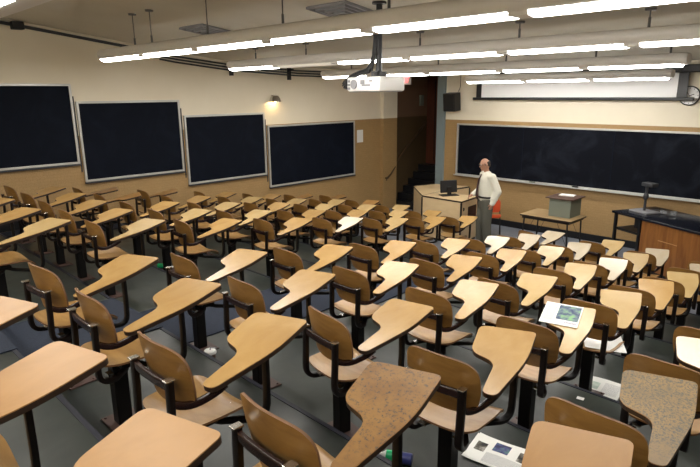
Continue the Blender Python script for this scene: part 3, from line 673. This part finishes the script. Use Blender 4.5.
# red side chair and black office chair behind the man
t = thing('red_side_chair', 'orange-red plastic chair with thin black legs right behind the man', 'chair', (-5.93, 10.16, 0), R(-150))
bm = B(); panel(bm, lambda u, v: (.22 * u, .20 * v, .44 + .02 * (u * u) + .01 * v), lambda u, v: (0, 0, 1), th=.012, me=0); obj('seat', bm, 'redplastic', t, smooth=True)
bm = B(); panel(bm, lambda u, v: (.20 * u, -.24 - .04 * (v + 1) / 2 + .04 * u * u, .62 + .14 * v), lambda u, v: (0, 1, .1), th=.012, me=0); obj('backrest', bm, 'redplastic', t, smooth=True)
for sx in (-1, 1):
    bm = B(); tube(bm, [(sx * .20, -.15, .43), (sx * .21, -.28, 0)], .011, 8); obj('leg', bm, 'blackmetal', t)
    bm = B(); tube(bm, [(sx * .20, .15, .43), (sx * .22, .20, 0)], .011, 8); obj('leg', bm, 'blackmetal', t)
    bm = B(); tube(bm, [(sx * .20, -.15, .43), (sx * .19, -.25, .50), (sx * .19, -.26, .60)], .010, 8); obj('back_support', bm, 'blackmetal', t)
# ------------------------------------------------------------------ tablet-arm chairs
TAB = [(0, 0), (.306, .012), (.293, -.253), (.193, -.585), (.125, -.580), (.143, -.325), (.003, -.262)]
TRAD = [.045, .03, .10, .04, .04, .055, .055]
def tablet_mesh(mname, mir=1):
    bm = B()
    pl = roundpoly(TAB, TRAD, 5)
    prism(bm, pl, -.022, 0, 0, 1, 1)
    # thin pale line of laminate edge at the top rim
    prism(bm, pl, .0003, .0045, 0, 2, 0)
    bmesh.ops.transform(bm, matrix=Matrix.Translation((-.10, .45, .72)) @ Matrix.Rotation(R(17), 4, 'Z') @ Matrix.Rotation(R(9.3), 4, 'X'), verts=bm.verts)
    if mir < 0: bmesh.ops.transform(bm, matrix=Matrix.Scale(-1, 4, (1, 0, 0)), verts=bm.verts)
    return bm
def make_chair(lam, mir=1):
    t = bpy.data.objects.new('tablet_arm_chair', None); COL.objects.link(t); t.empty_display_size = .1
    def o(name, bm, m_, sm=True, par=None):
        if mir < 0: bmesh.ops.transform(bm, matrix=Matrix.Scale(-1, 4, (1, 0, 0)), verts=bm.verts)
        return obj(name, bm, m_, par or t, smooth=sm)
    # seat: saddle-shaped plywood with rolled front edge
    bm = B()
    def sf(u, v):
        y = .03 + .205 * v
        z = .435 - .014 * math.cos(u * 1.5) * (1 - abs(v) * .5) + .012 * abs(u) ** 2
        if v > .45: z -= .075 * ((v - .45) / .55) ** 2
        if v < -.6: z += .012 * ((-v - .6) / .4)
        return (.205 * u * (1 - .06 * (v < 0) * abs(v)), y, z)
    panel(bm, sf, lambda u, v: (0, .5 if v > .6 else 0, 1), 16, 16, 5, .011, 0, 1)
    seat = o('seat', bm, ['ply_seat', 'ply_edge'])
    # backrest: bent plywood panel
    bm = B()
    def bf(u, v):
        w = .205 * (1 - .10 * max(0, -v))
        return (w * u, -.150 + .05 * u * u - .025 * v, .655 + .148 * v + .012 * (1 - u * u))
    panel(bm, bf, lambda u, v: (-.35 * u, 1, .15), 16, 12, 4.2, .011, 0, 1)
    o('backrest', bm, ['ply', 'ply_edge'])
    # bar across the back between the uprights
    bm = B(); tube(bm, [(-.145, -.178, .652), (-.05, -.185, .652), (.05, -.185, .652), (.145, -.178, .652)], .02, 12, flat=(.010, .022)); o('back_bar', bm, 'bar')
    # rear uprights sweeping forward under the seat
    for s, nm in ((-1, 0), (1, 1)):
        x = .150 * s
        pts = [(x, -.178, .68), (x, -.18, .55), (x * .99, -.185, .44)] + [p for p in bez((x * .99, -.185, .42), (x * .97, -.185, .345), (x * .9, -.10, .350), 7)] + [(x * .6, -.03, .36), (x * .3, .0, .372)]
        bm = B(); tube(bm, pts, .018, 10, flat=(.015, .020), up=(1, 0, 0)); up_ = o('rear_upright', bm, 'frame')
        bm = B(); box(bm, x - .017, x + .017, -.201, -.158, .679, .687, bev=.002); o('upright_cap', bm, 'chrome', False, up_)
    # bent arm carrying the tail of the tablet
    pts = bez((.155, -.178, .58), (.165, -.12, .530), (.20, -.05, .565), 7) + bez((.20, -.05, .565), (.225, 0., .588), (.235, .03, .614), 5)[1:]
    bm = B(); tube(bm, pts, .02, 10, flat=(.012, .017)); o('armrest_bracket', bm, 'bar')
    # front leg of the tablet
    bm = B(); pts = [(.20, .27, .675), (.20, .27, .50), (.198, .268, .40)] + bez((.197, .267, .395), (.195, .262, .338), (.17, .20, .340), 7) + [(.10, .08, .355), (.04, .02, .370)]
    tube(bm, pts, .016, 10, flat=(.013, .018), up=(1, 0, 0)); o('tablet_leg', bm, 'post')
    # bolts seen beside the post
    for x in (-.10, .10): bm = B(); box(bm, x - .022, x + .022, -.13, -.10, .368, .376); o('bracket_plate', bm, 'chrome', False)
    for x in (-.13, .13): bm = B(); cyl(bm, x, .12, .428, .438, .009, seg=8); o('bolt', bm, 'chrome', False, seat)
    # post and floor plate
    bm = B(); box(bm, -.035, .045, -.075, .005, .01, .395, bev=.006); box(bm, -.14, .14, -.06, .04, .385, .41, bev=.004); o('pedestal', bm, 'post', False)
    bm = B(); box(bm, -.11, .13, -.12, .06, 0, .010, bev=.002)
    for x in (-.09, .11):
        for y in (-.10, .04): cyl(bm, x, y, .01, .017, .008, seg=8)
    o('floor_plate', bm, 'plate', False)
    if mir < 0: tm = tablet_mesh(lam, -1)
    else: tm = tablet_mesh(lam)
    obj('tablet', tm, [lam, 'edge', 'edge_l'], t, smooth=False)
    return t
protos = {}
meshes = {}
def place(x, y, z, rz, lam, mir, label):
    key = mir
    if key not in protos:
        t = make_chair(lam, mir); protos[key] = t; meshes[(mir, lam)] = [c for c in t.children if c.name.startswith('tablet') and 'leg' not in c.name][0].data
    else:
        src = protos[key]
        t = src.copy(); COL.objects.link(t)
        for ch in src.children:
            c = ch.copy(); COL.objects.link(c); c.parent = t
            for g in ch.children:
                h = g.copy(); COL.objects.link(h); h.parent = c
            if c.name.startswith('tablet') and 'leg' not in c.name:
                if (mir, lam) not in meshes:
                    me = ch.data.copy(); me.materials[0] = M[lam]; meshes[(mir, lam)] = me
                c.data = meshes[(mir, lam)]
    ax, ay = x - .10, y + .45; cr, sr = math.cos(rz), math.sin(rz)      # turn about the tablet's front corner
    x = ax - (cr * -.10 - sr * .45); y = ay - (sr * -.10 + cr * .45)
    t.location = (x, y, z + .0005); t.rotation_euler = (0, 0, rz)
    tag(t, label, 'chair', 'tablet-arm lecture chairs')
    return t
ORD = ['front', 'second', 'third', 'fourth', 'fifth', 'sixth', 'seventh', 'eighth', 'back']
NTH = ['first', 'second', 'third', 'fourth', 'fifth', 'sixth']
lefty = {(2, 3), (2, 4), (3, 4), (7, 4), (6, 4)}
special = {('C', 1, 4): 'lam_s2', ('C', 0, 3): 'lam_s1', ('C', 0, 4): 'lam_t', ('C', 2, 4): 'lam_w', ('C', -1, 3): 'lam_t', ('C', -1, 2): 'lam_t', ('C', -1, 1): 'lam_t', ('C', 2, 3): 'lam_b',
           ('L', 7, 3): 'lam_c', ('L', 7, 4): 'lam_c', ('L', 6, 4): 'lam_c', ('L', 5, 0): 'lam_b', ('C', 6, 0): 'lam_w', ('C', 6, 1): 'lam_w', ('L', 4, 0): 'lam_w', ('C', 7, 1): 'lam_b'}
for k in ((7, 0), (7, 2), (5, 2), (5, 1), (6, 2), (5, 0), (6, 3)): special.setdefault(('C',) + k, 'lam_w' if (k[0] + k[1]) % 2 else 'lam_b')  # paler laminate variety, with stronger front light also put into the colour
desc = {'lam_a': 'honey', 'lam_b': 'pale', 'lam_c': 'orange', 'lam_w': 'cream', 'lam_t': 'tan', 'lam_s1': 'scuffed brown', 'lam_s2': 'speckled worn'}
SKIP = {('C', 3, 5), ('C', 4, 5), ('C', 5, 5), ('C', 6, 5), ('C', 7, 5), ('C', 2, 5), ('C', 1, 5), ('C', 7, 4), ('C', 6, 4), ('C', 5, 4), ('C', -1, 0), ('L', -1, 0), ('L', 0, 4)}
for (sec, r, c, x, y, z, dy) in SEATS:
    if (sec, r, c) in SKIP: continue
    lam = special.get((sec, r, c)) or random.choice(['lam_a', 'lam_a', 'lam_b'])
    if sec == 'L' and (r, c) in lefty: lam = 'lam_c'
    if sec == 'C' and r in (0, 1) and (sec, r, c) not in special: lam = 'lam_a'
    mir = -1 if (sec == 'L' and (r, c) in lefty) else 1
    zf = FZ[r + 1]
    d = desc[lam]
    side = 'right' if sec == 'C' else 'left'
    row = ORD[7 - r] + ' row' + (' from the front' if 0 < 7 - r < 8 else '')
    lab = '%s%s chair, %s, %s seat %s of the carpeted aisle' % (d, '-top left-handed' if mir < 0 else ' tablet', row, NTH[c], side)
    if (sec, r, c) == ('C', 1, 4): lab = 'chair with speckled worn yellow-grey writing tablet near the right bottom corner'
    if (sec, r, c) == ('C', 0, 3): lab = 'chair with scuffed brown writing tablet covered in scribbles, bottom centre'
    if (sec, r, c) == ('C', 0, 4): lab = 'chair with plain tan writing tablet cut by the bottom edge, right of the floor newspaper'
    if (sec, r, c) == ('C', 2, 3): lab = 'chair whose writing tablet holds a newspaper with a green picture'
    if (sec, r, c) == ('C', 2, 4): lab = 'chair with bright cream writing tablet just behind the speckled one at the right edge'
    place(x, y, zf, R(dy), lam, mir, lab)

# ------------------------------------------------------------------ loose litter
def newspaper_mat(name, blocks, text=True):
    """white newsprint with grey text columns and printed pictures at (x0,x1,y0,y1,rgb)"""
    m = mat(name, (.78, .78, .74), .8); b = m.node_tree.nodes['Principled BSDF']
    tc = N(m, 'ShaderNodeTexCoord'); sx = N(m, 'ShaderNodeSeparateXYZ'); L(m, tc.outputs['Object'], sx.inputs[0])
    cur = None
    def cond(x0, x1, y0, y1):
        out = None
        for ax, lo, hi in (('X', x0, x1), ('Y', y0, y1)):
            for op, v in (('GREATER_THAN', lo), ('LESS_THAN', hi)):
                q = N(m, 'ShaderNodeMath', operation=op); q.inputs[1].default_value = v; L(m, sx.outputs[ax], q.inputs[0])
                if out is None: out = q
                else:
                    w = N(m, 'ShaderNodeMath', operation='MULTIPLY'); L(m, out.outputs[0], w.inputs[0]); L(m, q.outputs[0], w.inputs[1]); out = w
        return out
    base = (.78, .78, .74)
    prev = N(m, 'ShaderNodeRGB'); prev.outputs[0].default_value = (*base, 1)
    for (x0, x1, y0, y1, kind, rgb) in blocks:
        cd = cond(x0, x1, y0, y1); mx = N(m, 'ShaderNodeMixRGB')
        L(m, cd.outputs[0], mx.inputs[0]); L(m, prev.outputs[0], mx.inputs[1])
        if kind == 'pic':
            n = N(m, 'ShaderNodeTexNoise', Scale=22., Detail=4.); L(m, tc.outputs['Object'], n.inputs['Vector'])
            r = ramp(m, [(.40, rgb[0]), (.52, rgb[1]), (.66, rgb[2])]); L(m, n.outputs['Fac'], r.inputs[0]); L(m, r.outputs[0], mx.inputs[2])
        else:
            wv = N(m, 'ShaderNodeTexWave', Scale=70., Distortion=1.5, bands_direction='Y'); wv.inputs['Detail'].default_value = 3.
            L(m, tc.outputs['Object'], wv.inputs['Vector']); r = ramp(m, [(.3, rgb), (.7, base)]); L(m, wv.outputs['Fac'], r.inputs[0]); L(m, r.outputs[0], mx.inputs[2])
        prev = mx
    L(m, prev.outputs[0], b.inputs['Base Color'])
    return m
def sheet(name, label, cat_, loc, rot, w, h, m_, wav=.004, layers=3, seed=1, th=.0012):
    rnd = random.Random(seed); bm = B()
    for l in range(layers):
        ox, oy = rnd.uniform(-.006, .006), rnd.uniform(-.006, .006); nx, ny = 12, 10
        g = []
        for i in range(nx + 1):
            row = []
            for j in range(ny + 1):
                x = -w / 2 + w * i / nx; y = -h / 2 + h * j / ny
                zz = .003 + l * .0022 + wav * (math.sin(x * 19 + seed) * math.cos(y * 15 + l * .3) + 1) * .5 + (wav * 2.2 * max(0, abs(2 * x / w) - .75) * 2)
                row.append((x + ox, y + oy, zz))
            g.append(row)
        top = [[bm.verts.new(p) for p in row] for row in g]; bot = [[bm.verts.new((p[0], p[1], p[2] - th)) for p in row] for row in g]
        for i in range(nx):
            for j in range(ny):
                bm.faces.new((top[i][j], top[i + 1][j], top[i + 1][j + 1], top[i][j + 1])); bm.faces.new((bot[i][j + 1], bot[i + 1][j + 1], bot[i + 1][j], bot[i][j]))
        rim = [(i, 0) for i in range(nx)] + [(nx, j) for j in range(ny)] + [(i, ny) for i in range(nx, 0, -1)] + [(0, j) for j in range(ny, 0, -1)]
        for k in range(len(rim)):
            a, c = rim[k], rim[(k + 1) % len(rim)]
            bm.faces.new((top[a[0]][a[1]], bot[a[0]][a[1]], bot[c[0]][c[1]], top[c[0]][c[1]]))
    o = obj(name, bm, m_, smooth=True, loc=loc); o.rotation_euler = rot
    return tag(o, label, cat_)
GR = ((.07, .16, .10), (.20, .36, .16), (.40, .52, .32)); BL = ((.03, .03, .08), (.07, .08, .20), (.10, .22, .20)); DK = ((.02, .02, .02), (.10, .09, .07), (.35, .33, .3))
M['news1'] = newspaper_mat('newsprint green picture', [(-.03, .11, -.07, .125, 'pic', ((.05, .07, .14), (.14, .20, .22), (.22, .42, .20))), (-.105, -.045, -.10, .09, 'txt', (.30, .32, .36)), (.03, .105, -.11, -.085, 'txt', (.12, .08, .2))])
M['news2'] = newspaper_mat('newsprint three pictures', [(-.165, -.105, -.03, .055, 'pic', DK), (-.07, .02, .01, .10, 'pic', BL), (.075, .14, -.01, .08, 'pic', DK), (-.09, .18, -.115, -.02, 'txt', (.34, .34, .34))])
M['news3'] = newspaper_mat('newsprint with pale green block', [(-.12, -.02, -.05, .07, 'pic', ((.42, .52, .45), (.5, .6, .52), (.62, .68, .6))), (.01, .13, -.1, .1, 'txt', (.5, .5, .5))])
nz = .797
# newspaper lying on a tablet: follows the tilt of that tablet
cs = [s for s in SEATS if s[:3] == ('C', 2, 3)][0]
Tm = Matrix.Translation((cs[3], cs[4], nz)) @ Matrix.Rotation(R(cs[6]), 4, 'Z') @ Matrix.Translation((-.10, .45, .72)) @ Matrix.Rotation(R(17), 4, 'Z') @ Matrix.Rotation(R(9.3), 4, 'X')
def on_tablet(u, v, extra=0.): 
    q = Tm @ Matrix.Translation((u, v, .006)) @ Matrix.Rotation(extra, 4, 'Z'); return q.to_translation(), q.to_euler()
l_, r_ = on_tablet(.115, -.14, R(-4))
sheet('newspaper', 'newspaper with a green picture lying open on a writing tablet', 'newspaper', l_, r_, .24, .28, 'news1', .001, 2, 3)
sheet('newspaper', 'newspaper with dark pictures lying on the floor near the bottom edge', 'newspaper', (-1.33, 2.56, .9585), (0, 0, R(10)), .38, .25, 'news2', .006, 3, 2)
sheet('newspaper', 'folded newspaper with a pale green block on the floor behind a black chair post', 'newspaper', (-1.42, 4.30, .6375), (0, 0, R(6)), .30, .30, 'news3', .005, 3, 5)
cs3 = [s for s in SEATS if s[:3] == ('C', 3, 3)][0]
sheet('paper_sheet', 'loose white sheets sliding off the plywood seat right of the newspaper tablet', 'paper', (cs3[3] + .10, cs3[4] + .05, .637 + .447), (R(2), R(3), R(28)), .29, .33, 'paper', .003, 2, 8)
sheet('paper_scrap', 'tiny pale paper scrap on the floor below the floor newspaper with green block', 'paper', (-1.37, 3.75, .7975), (0, 0, R(10)), .05, .04, 'paper', .001, 1, 8)
# takeaway cup
t = thing('takeaway_cup', 'dark takeaway cup with a white lid and straw on the concrete step', 'cup', (-3.17, 1.74, 1.1665))
t.location = (-3.48, 2.0, .9585)
bm = B(); lathe(bm, [(.032, 0), (.033, .002), (.043, .115), (.04, .115)], 0, 0, 24); obj('cup', bm, 'lid', t, smooth=True)
bm = B(); lathe(bm, [(.047, .112), (.048, .12), (.042, .135), (.02, .14)], 0, 0, 24); obj('lid', bm, 'white', t, smooth=True)
bm = B(); tube(bm, [(0, 0, .13), (.01, .0, .16), (.06, .02, .165)], .005, 8); obj('straw', bm, 'grey', t)
# green bottle far left, lying
t = thing('crushed_green_bottle', 'crumpled green plastic bottle lying on the floor between chair posts at left', 'bottle', (-6.50, 3.18, .797 + .035), R(30))
bm = B(); tube(bm, [(-.09, 0, 0), (-.085, 0, 0), (-.03, 0, .003), (0, 0, -.002), (.04, 0, .002), (.07, 0, 0), (.10, 0, 0)], [.025, .034, .033, .026, .033, .022, .013], 12); obj('body', bm, 'glassgreen', t, smooth=True)
bm = B(); tube(bm, [(.10, 0, 0), (.12, 0, 0)], .014, 10); obj('cap', bm, 'white', t)
# small drink bottle lying near bottom centre
t = thing('small_drink_bottle', 'small dark drink bottle with a green label lying on the floor by the scuffed tablet', 'bottle', (-1.71, 2.12, .9585 + .033), R(28))
bm = B(); tube(bm, [(-.03, 0, 0), (.055, 0, 0), (.06, 0, 0)], [.033, .033, .028], 16); obj('body', bm, 'darkblueplastic', t, smooth=True)
bm = B(); tube(bm, [(-.085, 0, 0), (-.03, 0, 0)], [.0335, .0335], 16); obj('label_band', bm, 'glassgreen', t, smooth=True)
bm = B(); tube(bm, [(-.125, 0, 0), (-.11, 0, 0), (-.085, 0, 0)], [.012, .014, .032], 16); obj('neck', bm, 'white', t, smooth=True)

# ------------------------------------------------------------------ the man
M['skin'] = mat('skin', (0.39, 0.2025, 0.1275), .5)
M['shirt'] = mat('cream white shirt cloth', (0.68, 0.663, 0.561), .8)
M['trousers'] = mat('grey olive trousers', (0.093, 0.09, 0.069), .85)
M['hair'] = mat('dark hair', (.035, .028, .022), .7)
M['tie'] = mat('dark red brown tie', (.035, .012, .014), .6)
M['leather'] = mat('black leather', (.012, .010, .010), .4)
M['eye'] = mat('eye white', (.7, .68, .64), .3)
def blob(bm, c, s, rot=None, sub=2):
    mt = Matrix.Translation(c) @ (rot or Matrix.Identity(4)) @ Matrix.Diagonal((*s, 1))
    bmesh.ops.create_icosphere(bm, subdivisions=sub, radius=1, matrix=mt)
def limb(bm, pts, rad, step=.012, sq=None):
    """chain of ellipsoids along a poly-line; rad list of (rx,ry) or r"""
    pts = [Vector(p) for p in pts]
    for (a, ra), (b, rb) in zip(zip(pts, rad), zip(pts[1:], rad[1:])):
        d = b - a; n = max(2, int(d.length / step))
        for i in range(n + 1):
            t_ = i / n
            A = ra if isinstance(ra, tuple) else (ra, ra); Bq = rb if isinstance(rb, tuple) else (rb, rb)
            rx = A[0] + (Bq[0] - A[0]) * t_; ry = A[1] + (Bq[1] - A[1]) * t_
            blob(bm, a + d * t_, (rx, ry, min(rx, ry) * .9), sub=1 if max(rx, ry) < .02 else 2)
def remeshed(name, bm, mname, parent, vox=.008, it=6, fac=.5):
    me = bpy.data.meshes.new('tmp'); bm.to_mesh(me); bm.free()
    o = bpy.data.objects.new('tmp', me); COL.objects.link(o)
    r = o.modifiers.new('r', 'REMESH'); r.mode = 'VOXEL'; r.voxel_size = vox
    s = o.modifiers.new('s', 'SMOOTH'); s.iterations = it; s.factor = fac
    bpy.context.view_layer.update()
    m2 = bpy.data.meshes.new_from_object(o.evaluated_get(bpy.context.evaluated_depsgraph_get()))
    bpy.data.objects.remove(o)
    m2.name = name; m2.materials.clear(); m2.materials.append(M[mname])
    for p in m2.polygons: p.use_smooth = True
    q = bpy.data.objects.new(name, m2); COL.objects.link(q); q.parent = parent
    return q
# local frame: +y is where he faces, +x his right... (his left arm is at -x)
fx, fy = -.60, -.80
man = thing('person', 'balding man in white shirt, dark tie and grey trousers standing beside the maple console', 'person', (-5.61, 9.42, 0), math.atan2(fy, fx) - math.pi / 2)
LX = -1     # his left side
tor = [(0, .0, .93), (0, .0, 1.05), (0, .01, 1.20), (0, .015, 1.34), (0, .0, 1.43)]
torr = [(.155, .105), (.150, .105), (.165, .115), (.175, .11), (.12, .075)]
armL = [(LX * .185, -.025, 1.405), (LX * .245, -.125, 1.13), (LX * .225, -.04, .90)]
armR = [(-LX * .185, .0, 1.405), (-LX * .23, .0, 1.14), (-LX * .17, .20, 1.02)]
legL = [(LX * .09, .0, .90), (LX * .095, .01, .50), (LX * .10, -.03, .09)]
legR = [(-LX * .09, .0, .90), (-LX * .10, .05, .50), (-LX * .10, .04, .09)]
head_c = Vector((0, .055, 1.625)); hr = Matrix.Rotation(R(-14), 4, 'X')
bm = B()
limb(bm, tor, [(a * .9, b * .9) for a, b in torr])
limb(bm, [(0, .0, 1.42), (0, .03, 1.54)], [.058, .054])
blob(bm, head_c, (.074, .094, .112), hr, 3)
def hp(x, y, z): return head_c + (hr @ Vector((x, y, z)))
blob(bm, hp(0, .03, -.065), (.052, .062, .052), hr)      # jaw
blob(bm, hp(0, .075, -.095), (.026, .020, .020), hr)     # chin
limb(bm, [hp(0, .088, .015), hp(0, .108, -.022)], [.009, .014], .006)   # nose
for s in (-1, 1):
    blob(bm, hp(s * .075, -.005, -.012), (.009, .020, .032), hr)         # ears
    blob(bm, hp(s * .030, .084, .032), (.022, .012, .008), hr)           # brow
    blob(bm, hp(s * .013, .100, -.028), (.008, .008, .007), hr)
blob(bm, hp(0, .092, -.058), (.023, .010, .006), hr); blob(bm, hp(0, .089, -.068), (.019, .010, .006), hr)  # lips
for A in (armL, armR): limb(bm, A, [.046, .038, .027])
for Lg in (legL, legR): limb(bm, Lg, [.072, .050, .035], .02)
# hands
def hand(bm, wrist, d, palmn, thumbdir):
    d = Vector(d).normalized(); pn = Vector(palmn).normalized(); side = d.cross(pn).normalized()
    if side.dot(Vector(thumbdir)) < 0: side = -side
    w = Vector(wrist)
    limb(bm, [w, w + d * .04, w + d * .085], [.025, .030, .030], .008)
    for i, ln in enumerate((.072, .082, .076, .060)):
        o_ = side * (.027 - .018 * i); b0 = w + d * .085 + o_
        limb(bm, [w + d * .05 + o_ * .8, b0, b0 + (d * .85 + pn * .35).normalized() * ln * .5, b0 + (d * .85 + pn * .35).normalized() * ln * .5 + (d * .5 + pn * .8).normalized() * ln * .5], [.011, .0095, .009, .0078], .006)
    b0 = w + d * .025 + side * .022
    limb(bm, [b0, b0 + (side * .7 + d * .6 + pn * .3).normalized() * .04, b0 + (side * .7 + d * .6 + pn * .3).normalized() * .04 + (d * .9 + pn * .5).normalized() * .032], [.014, .011, .009], .006)
hand(bm, armL[2], (.05, .28, -.95), (1, .1, .1), (0, 1, 0))
hand(bm, armR[2], (-.25, .9, -.35), (-.4, -.1, -1), (-1, 0, 0))
remeshed('body', bm, 'skin', man, .0062, 3)
# eyes, glasses
bm = B()
for s in (-1, 1): blob(bm, hp(s * .030, .083, .012), (.012, .009, .008), hr)
obj('eyes', bm, 'eye', man, smooth=True)
bm = B()
for s in (-1, 1):
    c = hp(s * .031, .104, .008)
    tube(bm, [c + (hr @ Vector((.024 * math.cos(a), 0, .018 * math.sin(a)))) for a in [k * math.pi / 6 for k in range(13)]], .0022, 6)
    tube(bm, [hp(s * .055, .102, .010), hp(s * .076, .07, .012), hp(s * .080, .0, .008)], .0022, 6)
tube(bm, [hp(-.008, .106, .010), hp(.008, .106, .010)], .0022, 6)
obj('glasses', bm, 'blackmetal', man)
# hair: a ring round the back and sides, bald on top
bm = B()
for k in range(26):
    a = R(-25 - 130 * k / 25)
    for zz, rr in ((-.045, .94), (-.02, 1.0), (.010, 1.03), (.035, 1.02)):
        if zz < -.03 and not (-130 < math.degrees(a) < -50): continue
        blob(bm, hp(.076 * rr * math.cos(a) , .094 * rr * math.sin(a) + .004, zz), (.015, .015, .018), hr)
for s in (-1, 1): limb(bm, [hp(s * .073, .028, .03), hp(s * .075, .02, -.01)], [.010, .007], .006)
remeshed('hair', bm, 'hair', man, .006, 3)
# shirt
bm = B()
limb(bm, [(0, 0, .985)] + tor[1:], [(.190, .150), (.195, .155), (.195, .150), (.190, .132), (.125, .085)], .015)
limb(bm, [(-.15, 0, 1.405), (.15, 0, 1.405)], [(.07, .075), (.07, .075)], .02)
limb(bm, armL, [.078, .076, .055]); limb(bm, armR, [.078, .072, .052])
blob(bm, (LX * .235, -.12, 1.11), (.078, .082, .08)); blob(bm, (LX * .228, -.07, .985), (.072, .074, .055))
limb(bm, [(-.03, .0, 1.45), (.03, .0, 1.45)], [(.055, .062), (.055, .062)], .02)
remeshed('shirt', bm, 'shirt', man, .010, 5)
# collar and tie
bm = B()
for s in (-1, 1):
    q = [(s * .008, .088, 1.445), (s * .062, .030, 1.495), (s * .068, .045, 1.455), (s * .045, .098, 1.415)]
    vs = [bm.verts.new(p) for p in q] + [bm.verts.new((p[0], p[1] + .006, p[2])) for p in q]
    for f in ((0, 1, 2, 3), (7, 6, 5, 4), (0, 4, 5, 1), (1, 5, 6, 2), (2, 6, 7, 3), (3, 7, 4, 0)): bm.faces.new([vs[i] for i in f])
obj('collar', bm, 'shirt', man)
bm = B()
prof = [(.026, .116, 1.440), (.018, .124, 1.405), (.030, .156, 1.34), (.038, .180, 1.22), (.046, .190, 1.09), (.050, .186, 1.00), (.004, .180, .95)]
rows = [[bm.verts.new((sx * w, y + dy_, z)) for sx, dy_ in ((-1, 0), (1, 0), (1, .008), (-1, .008))] for w, y, z in prof]
for a, b in zip(rows, rows[1:]):
    for k in range(4): bm.faces.new((a[k], a[(k + 1) % 4], b[(k + 1) % 4], b[k]))
bm.faces.new(rows[0]); bm.faces.new(rows[-1]); obj('necktie', bm, 'tie', man)
# trousers, belt, shoes, watch
bm = B()
limb(bm, [(0, 0, .985), (0, 0, .90), (0, -.005, .84)], [(.178, .135), (.185, .142), (.180, .138)], .015)
limb(bm, legL, [.118, .100, .080], .015); limb(bm, legR, [.118, .098, .080], .015)
remeshed('trousers', bm, 'trousers', man, .011, 5)
bm = B(); n = 28
for z0, z1 in ((.985, 1.02),):
    lo = [bm.verts.new((.194 * math.cos(2 * math.pi * k / n), .152 * math.sin(2 * math.pi * k / n), z0)) for k in range(n)]; hi = [bm.verts.new((v.co.x, v.co.y, z1)) for v in lo]
    for k in range(n): bm.faces.new((lo[k], lo[(k + 1) % n], hi[(k + 1) % n], hi[k]))
    bm.faces.new(lo); bm.faces.new(hi)
obj('belt', bm, 'leather', man)
for A in (legL, legR):
    x, y = A[2][0], A[2][1]
    bm = B(); limb(bm, [(x, y - .045, .042), (x, y + .04, .045), (x, y + .13, .032), (x, y + .175, .028)], [(.038, .040), (.042, .045), (.045, .04), (.034, .03)], .012)
    bmesh.ops.scale(bm, vec=(1, 1, 1), verts=bm.verts)
    for v in bm.verts: v.co.z = max(v.co.z, .002)
    remeshed('shoe', bm, 'leather', man, .008, 3)
bm = B(); d_ = (Vector(armL[2]) - Vector(armL[1])).normalized(); c_ = Vector(armL[2]) - d_ * .004
tube(bm, [c_ - d_ * .0, c_ + d_ * .022], [.036, .034], 16); obj('wristwatch', bm, 'leather', man)

# ------------------------------------------------------------------ camera and light
RR = Vector((.71198783, .70214425, -.00817157)); UU = Vector((-.16631224, .1799271, .96951868)); WW = Vector((-.68221226, .68892647, -.24488109))
cam = bpy.data.cameras.new('camera'); co = bpy.data.objects.new('camera', cam); COL.objects.link(co)
mtx = Matrix((RR, UU, -WW)).transposed().to_4x4(); mtx.translation = (0, 0, 2.97)
co.matrix_world = mtx
cam.sensor_width = 36; cam.lens = 557.59 / 700 * 36; cam.clip_start = .05
SC.camera = co
w = bpy.data.worlds.new('world'); w.use_nodes = True; SC.world = w
w.node_tree.nodes['Background'].inputs[0].default_value = (.05, .05, .05, 1); w.node_tree.nodes['Background'].inputs[1].default_value = .2
SC.view_settings.view_transform = 'Standard'; SC.view_settings.look = 'None'; SC.view_settings.gamma = 1; SC.view_settings.use_curve_mapping = False
SC.view_settings.exposure = 0.9
